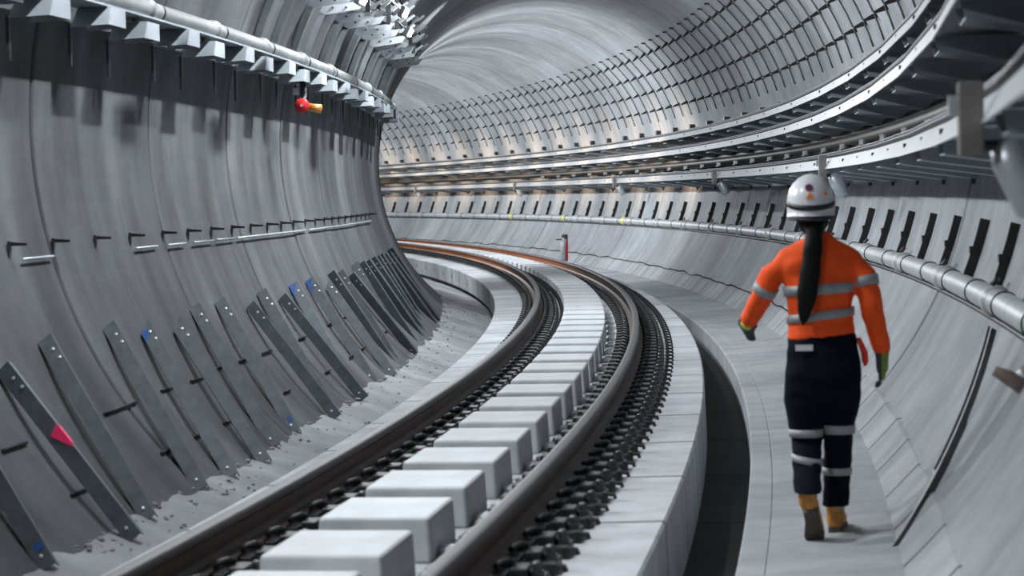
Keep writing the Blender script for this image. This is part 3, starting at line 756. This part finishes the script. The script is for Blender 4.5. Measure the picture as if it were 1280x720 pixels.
# helmet
hc = V(1022, 252); HR = Vector((.118, .140, .146))
c = MB(); n = 28; vs = []; prof = [(-.42, 1.03), (-.40, .985), (-.2, .995), (0, 1.0), (.25, .968), (.5, .866), (.72, .694), (.88, .475), (.97, .243), (1.0, .02)]
for h, q in prof:
    for k2 in range(n):
        a = 2 * PI * k2 / n; vs.append(hc + Vector((HR.x * q * math.cos(a), HR.y * q * math.sin(a), HR.z * h)))
fs = [[i * n + k2, i * n + (k2 + 1) % n, (i + 1) * n + (k2 + 1) % n, (i + 1) * n + k2] for i in range(len(prof) - 1) for k2 in range(n)] + [list(range((len(prof) - 1) * n, len(prof) * n))]
c.add(vs, fs); c.prism([hc + Vector((HR.x * .9 * math.cos(a), HR.y * .9 * math.sin(a) + (.055 * math.sin(a)), -.055)) for a in [PI * j / 10 for j in range(11)]], 0, (0, 0, .008))
helm = c.build('helmet', m_helm, person, True)
def hband(z0, z1, g, mat, nm, drop):
    rs = []
    for z in (z0, z1):
        q = math.sqrt(max(.05, 1 - max(0, z / HR.z) ** 2)) + g
        rs.append((hc + Vector((0, 0, z)), Vector((HR.x * q, 0, 0)), Vector((0, HR.y * q, drop))))
    return MB().loft(rs, 32).build(nm, mat, helm, True)
hband(-.008, .020, .012, m_black, 'lamp_strap', .028)
hband(-.075, -.060, .0, m_gld, 'cradle_band', .01)
def sticker(px, py, r, mat, sides, nm='sticker'):
    p = V(px, py); x = (p.x - hc.x) / HR.x; z = (p.z - hc.z) / HR.z; y = -math.sqrt(max(.02, 1 - x * x - z * z)); 
    nrm = Vector((x / HR.x, y / HR.y, z / HR.z)).normalized(); q = hc + Vector((x * HR.x, y * HR.y, z * HR.z)) 
    rt_ = Vector((0, 0, 1)).cross(nrm).normalized(); up_ = nrm.cross(rt_)
    MB().prism([q - nrm * .004 + (rt_ * math.cos(2 * PI * j / sides + PI / 2) + up_ * math.sin(2 * PI * j / sides + PI / 2)) * r for j in range(sides)], 0, nrm * .0075).build(nm, mat, helm)
sticker(1020, 232, .019, plain('purple_sticker', (.10, .01, .05), .5), 16); sticker(1021, 243, .022, plain('orange_sticker', (.9, .22, .02), .5), 3); sticker(1040, 240, .012, bpy.data.materials['orange_sticker'], 4)
sticker(1024, 266, .013, plain('crimson_sticker', (.35, .02, .05), .5), 4)
# hair and long tail
c = MB(); c.ell(V(1024, 268) + Vector((0, -.014, 0)), (.082, .096, .10), 20, 12); c.loft([ring(1026, 276, 13, .05, -.075), ring(1026, 290, 11, .035, -.100), ring(1024, 310, 12, .03, -.125), ring(1020, 335, 13, .03, -.140), ring(1017, 360, 13, .03, -.148), ring(1014, 380, 11, .028, -.145), ring(1012, 395, 7, .02, -.140), ring(1010, 406, 2, .006, -.135)], 16)
hair = fuse(c, 'hair', m_hair, .009, 2, .006, 5)
# gloves
def glove(wrist, palm, across, into, fing, nm):
    """palm axis from wrist to palm; four fingers spread along 'across', curling towards 'into'"""
    wrist, palm, across, into = map(Vector, (wrist, palm, across, into)); ax = (palm - wrist).normalized(); across.normalize(); into.normalize()
    c = MB(); c.loft([(wrist - ax * .02, across * .042, into * .037), (wrist + ax * .02, across * .044, into * .031), (palm, across * .052, into * .029), (palm + ax * .022, across * .050, into * .025)], 16, 2.5)
    for j, (of, ln) in enumerate(zip((.039, .013, -.013, -.038), (.066, .074, .070, .056))):
        p0 = palm + across * of + ax * .010; cur = fing
        p1 = p0 + ax * .022 + (ax * math.cos(cur * .5) + into * math.sin(cur * .5)) * ln * .35
        p2 = p1 + (ax * math.cos(cur * 1.1) + into * math.sin(cur * 1.1)) * ln * .38; p3 = p2 + (ax * math.cos(cur * 1.8) + into * math.sin(cur * 1.8)) * ln * .30
        c.tube([p0, p0 + ax * .02, p1, p2, p3], [.0135, .0145, .014, .013, .010], 10)
    t0 = wrist + ax * .035 + across * .032; c.tube([t0, t0 + across * .022 + ax * .018 + into * .008, t0 + across * .026 + ax * .045 + into * .018, t0 + across * .018 + ax * .065 + into * .024], [.014, .014, .012, .009], 10)
    o = fuse(c, nm, [m_gld, m_glg], .0045, 2); return o
g = glove(V(1108, 443, .045), V(1108, 460, .05), (.15, 1, 0), (-1, 0, 0), .45, 'glove')
cx = V(1108, 455).x
for p in g.data.polygons: p.material_index = 1 if p.center.x > cx - .002 else 0
g['label'] = 'yellow-green and grey work glove'
g = glove(V(942, 400, .21), V(938, 407, .262), (-.5, .2, .85), (.8, .5, -.2), 1.35, 'glove'); g['label'] = 'dark glove with a yellow cuff edge'
MB().tube([V(942, 399, .205), V(940, 403, .232)], [.040, .036], 16).build('glove_cuff', plain('yellow_cuff', (.65, .75, .08), .6), person, True)['label'] = 'bright yellow glove cuff'
c = MB(); c.loft([ring(1079, 422, 3, .03), ring(1082, 430, 4, .035), ring(1086, 440, 4.5, .035), ring(1087, 452, 4, .03), ring(1087, 457, 2, .02)], 14); c.build('hip_rag', plain('orange_red_rag', (.85, .05, .015), .7, 0, 20, .2), person, True)['label'] = 'orange-red rag at the right hip'
for ch in list(person.children): pass

b = MB(); rnd = random.Random(3)
for i in range(420):
    s = 11.5 + 30 * rnd.random() ** 1.4; d = -1.97 + abs(rnd.gauss(0, .22)) if rnd.random() < .7 else rnd.uniform(-1.95, -1.22)
    q = max(0, (-1.10 - d) / 1.05); z = -.725 + .32 * q ** 1.1; r = rnd.uniform(.005, .014) * (1.4 if d < -1.85 else 1)
    b.ell(P(s, d, z + r * .3), (r * rnd.uniform(.8, 1.6), r * rnd.uniform(.8, 1.6), r * rnd.uniform(.5, .9)), 6, 4, Matrix.Rotation(rnd.random() * 3, 3, 'Z'))
tag(b.build('rubble', m_dirt), 'loose concrete crumbs scattered along the foot of the left wall', 'rubble', None, 'stuff')


# ------------------------------------------------------------------ lamps of the tunnel
def area(s, d, z, power, w, l, colr, tilt=0.0, spread=PI):
    L = bpy.data.lights.new('tunnel_lamp_light', 'AREA'); L.shape = 'RECTANGLE'; L.size = w; L.size_y = l; L.energy = power; L.color = colr; L.spread = spread
    o = bpy.data.objects.new('tunnel_lamp_light', L); col.objects.link(o); o.matrix_world = M_at(s, d, z) @ Matrix.Rotation(tilt, 4, 'Y'); return o
COOL = (.93, .97, 1.0); WARM = (1.0, .72, .5)
LK = 1.95
def glow_mat():
    t = NT('lamp_diffuser'); t.b.inputs['Base Color'].default_value = (.9, .92, .95, 1); t.b.inputs['Emission Color'].default_value = (.93, .97, 1, 1); t.b.inputs['Emission Strength'].default_value = 25; return t.m
def lamp_unit():
    t = empty('work_lamp', M_at(0, 0), 'x', 'lamp'); r = Matrix.Rotation(math.radians(28), 3, 'Y')
    MB().box((-.01, 0, 0), (.05, .34, .13), r).build('housing', m_dgrey, t, bevel=.008)
    MB().box((.025, 0, -.012), (.012, .30, .09), r).build('diffuser', glow_mat(), t)
    MB().tube([(-.03, 0, .03), (-.12, 0, .12)], .012, 6).build('bracket', m_galv, t)
    return t
lu = lamp_unit()
LP = [(4.0, -2.02, 3.2, 48, 0, 70), (12.6, -2.02, 3.2, 62, 0, 66), (16.2, -2.02, 3.2, 50, 0, 66), (19.6, -2.02, 3.2, 46, 8, 64), (22.0, -2.0, 3.22, 44, 18, 62), (25.2, -1.90, 3.33, 50, 24, 60), (26.7, -1.97, 3.22, 60, 24, 60), (46, -2.66, 3.0, 175, 0, 80), (51, -2.66, 3.0, 165, 0, 80), (57, -2.66, 3.0, 145, 0, 80), (63, -2.6, 3.0, 140, 0, 80), (69, -2.5, 3.0, 140, 0, 80), (76, -2.5, 3.0, 140, 0, 80), (84, -2.5, 3.0, 140, 0, 80)]
for i, (s, d, z, e, pe, tl) in enumerate(LP):
    o = lu if i == 0 else copy_tree(lu); o.matrix_world = M_at(s, d, z)
    tag(o, 'small bright work lamp on the upper left lining, %s from the front' % ordinal(i + 1), 'lamp', 'work lamps along the upper left lining')
    area(s, d + .07, z, e * LK, .10, .30, COOL, tilt=-math.radians(tl))
    if pe:
        L = bpy.data.lights.new('work_lamp_bulb', 'POINT'); L.energy = pe * LK; L.color = COOL; L.shadow_soft_size = .05
        q = bpy.data.objects.new('work_lamp_bulb', L); col.objects.link(q); q.location = P(s, d + .10, z + .06)
# lamps under the crown, above the track
cl = lamp_unit()
for i, (s, e, aim, sp) in enumerate(((6.8, 30, -.30, 95), (10.2, 26, -.30, 95), (12.4, 23, .62, 66), (14.2, 22, .62, 66), (16, 22, .62, 66), (17.8, 24, .62, 66), (19.6, 27, .62, 66), (21.4, 30, .60, 68), (23.2, 33, .60, 68), (25, 36, .58, 72), (28.2, 46, .55, 80), (31, 40, .48, 95), (35.5, 46, .45, 110))):
    o = cl if i == 0 else copy_tree(cl); o.matrix_world = M_at(s, -1.2, 4.44)
    tag(o, 'small work lamp under the tunnel crown, %s from the front' % ordinal(i + 1), 'lamp', 'work lamps under the crown')
    area(s, -1.2, 4.38, e * LK, .08, .40, COOL, tilt=aim, spread=math.radians(sp))
    if s > 30: area(s, -1.15, 4.40, 45 * LK, .12, .30, COOL, tilt=-.9)
# warm work lamps round the bend
for s, e in [(45 + 3.2 * q, 8.0) for q in range(13)]:
    area(s, -2.6, 1.95, e * LK, .2, .5, WARM, tilt=-math.radians(91), spread=math.radians(30))

w = bpy.data.worlds.new('World'); sc.world = w; w.use_nodes = True
w.node_tree.nodes['Background'].inputs[0].default_value = (.5, .55, .6, 1); w.node_tree.nodes['Background'].inputs[1].default_value = .25

# ------------------------------------------------------------------ camera
cam = bpy.data.cameras.new('Camera'); co = bpy.data.objects.new('Camera', cam); col.objects.link(co); sc.camera = co
F, PSI, PITCH, ROLL = 2900.0, .19737, .040861, -.019648
cam.sensor_width = 36; cam.lens = F * 36 / 1280; cam.clip_start = .1; cam.clip_end = 500
fwd = Vector((-math.sin(PSI) * math.cos(PITCH), math.cos(PSI) * math.cos(PITCH), -math.sin(PITCH)))
rt = Vector((math.cos(PSI), math.sin(PSI), 0)); upv = rt.cross(fwd)
cr, sr = math.cos(ROLL), math.sin(ROLL)
r2 = rt * cr + upv * sr; u2 = upv * cr - rt * sr
m = Matrix(((r2.x, u2.x, -fwd.x, 2.2689), (r2.y, u2.y, -fwd.y, 0), (r2.z, u2.z, -fwd.z, 1.32749), (0, 0, 0, 1)))
co.matrix_world = m
cam.dof.use_dof = True; cam.dof.focus_distance = 28.0; cam.dof.aperture_fstop = (cam.lens / 1000) / .020
sc.view_settings.view_transform = 'Standard'; sc.view_settings.look = 'None'; sc.view_settings.gamma = 1; sc.view_settings.exposure = 0.0
sc.view_settings.use_curve_mapping = False
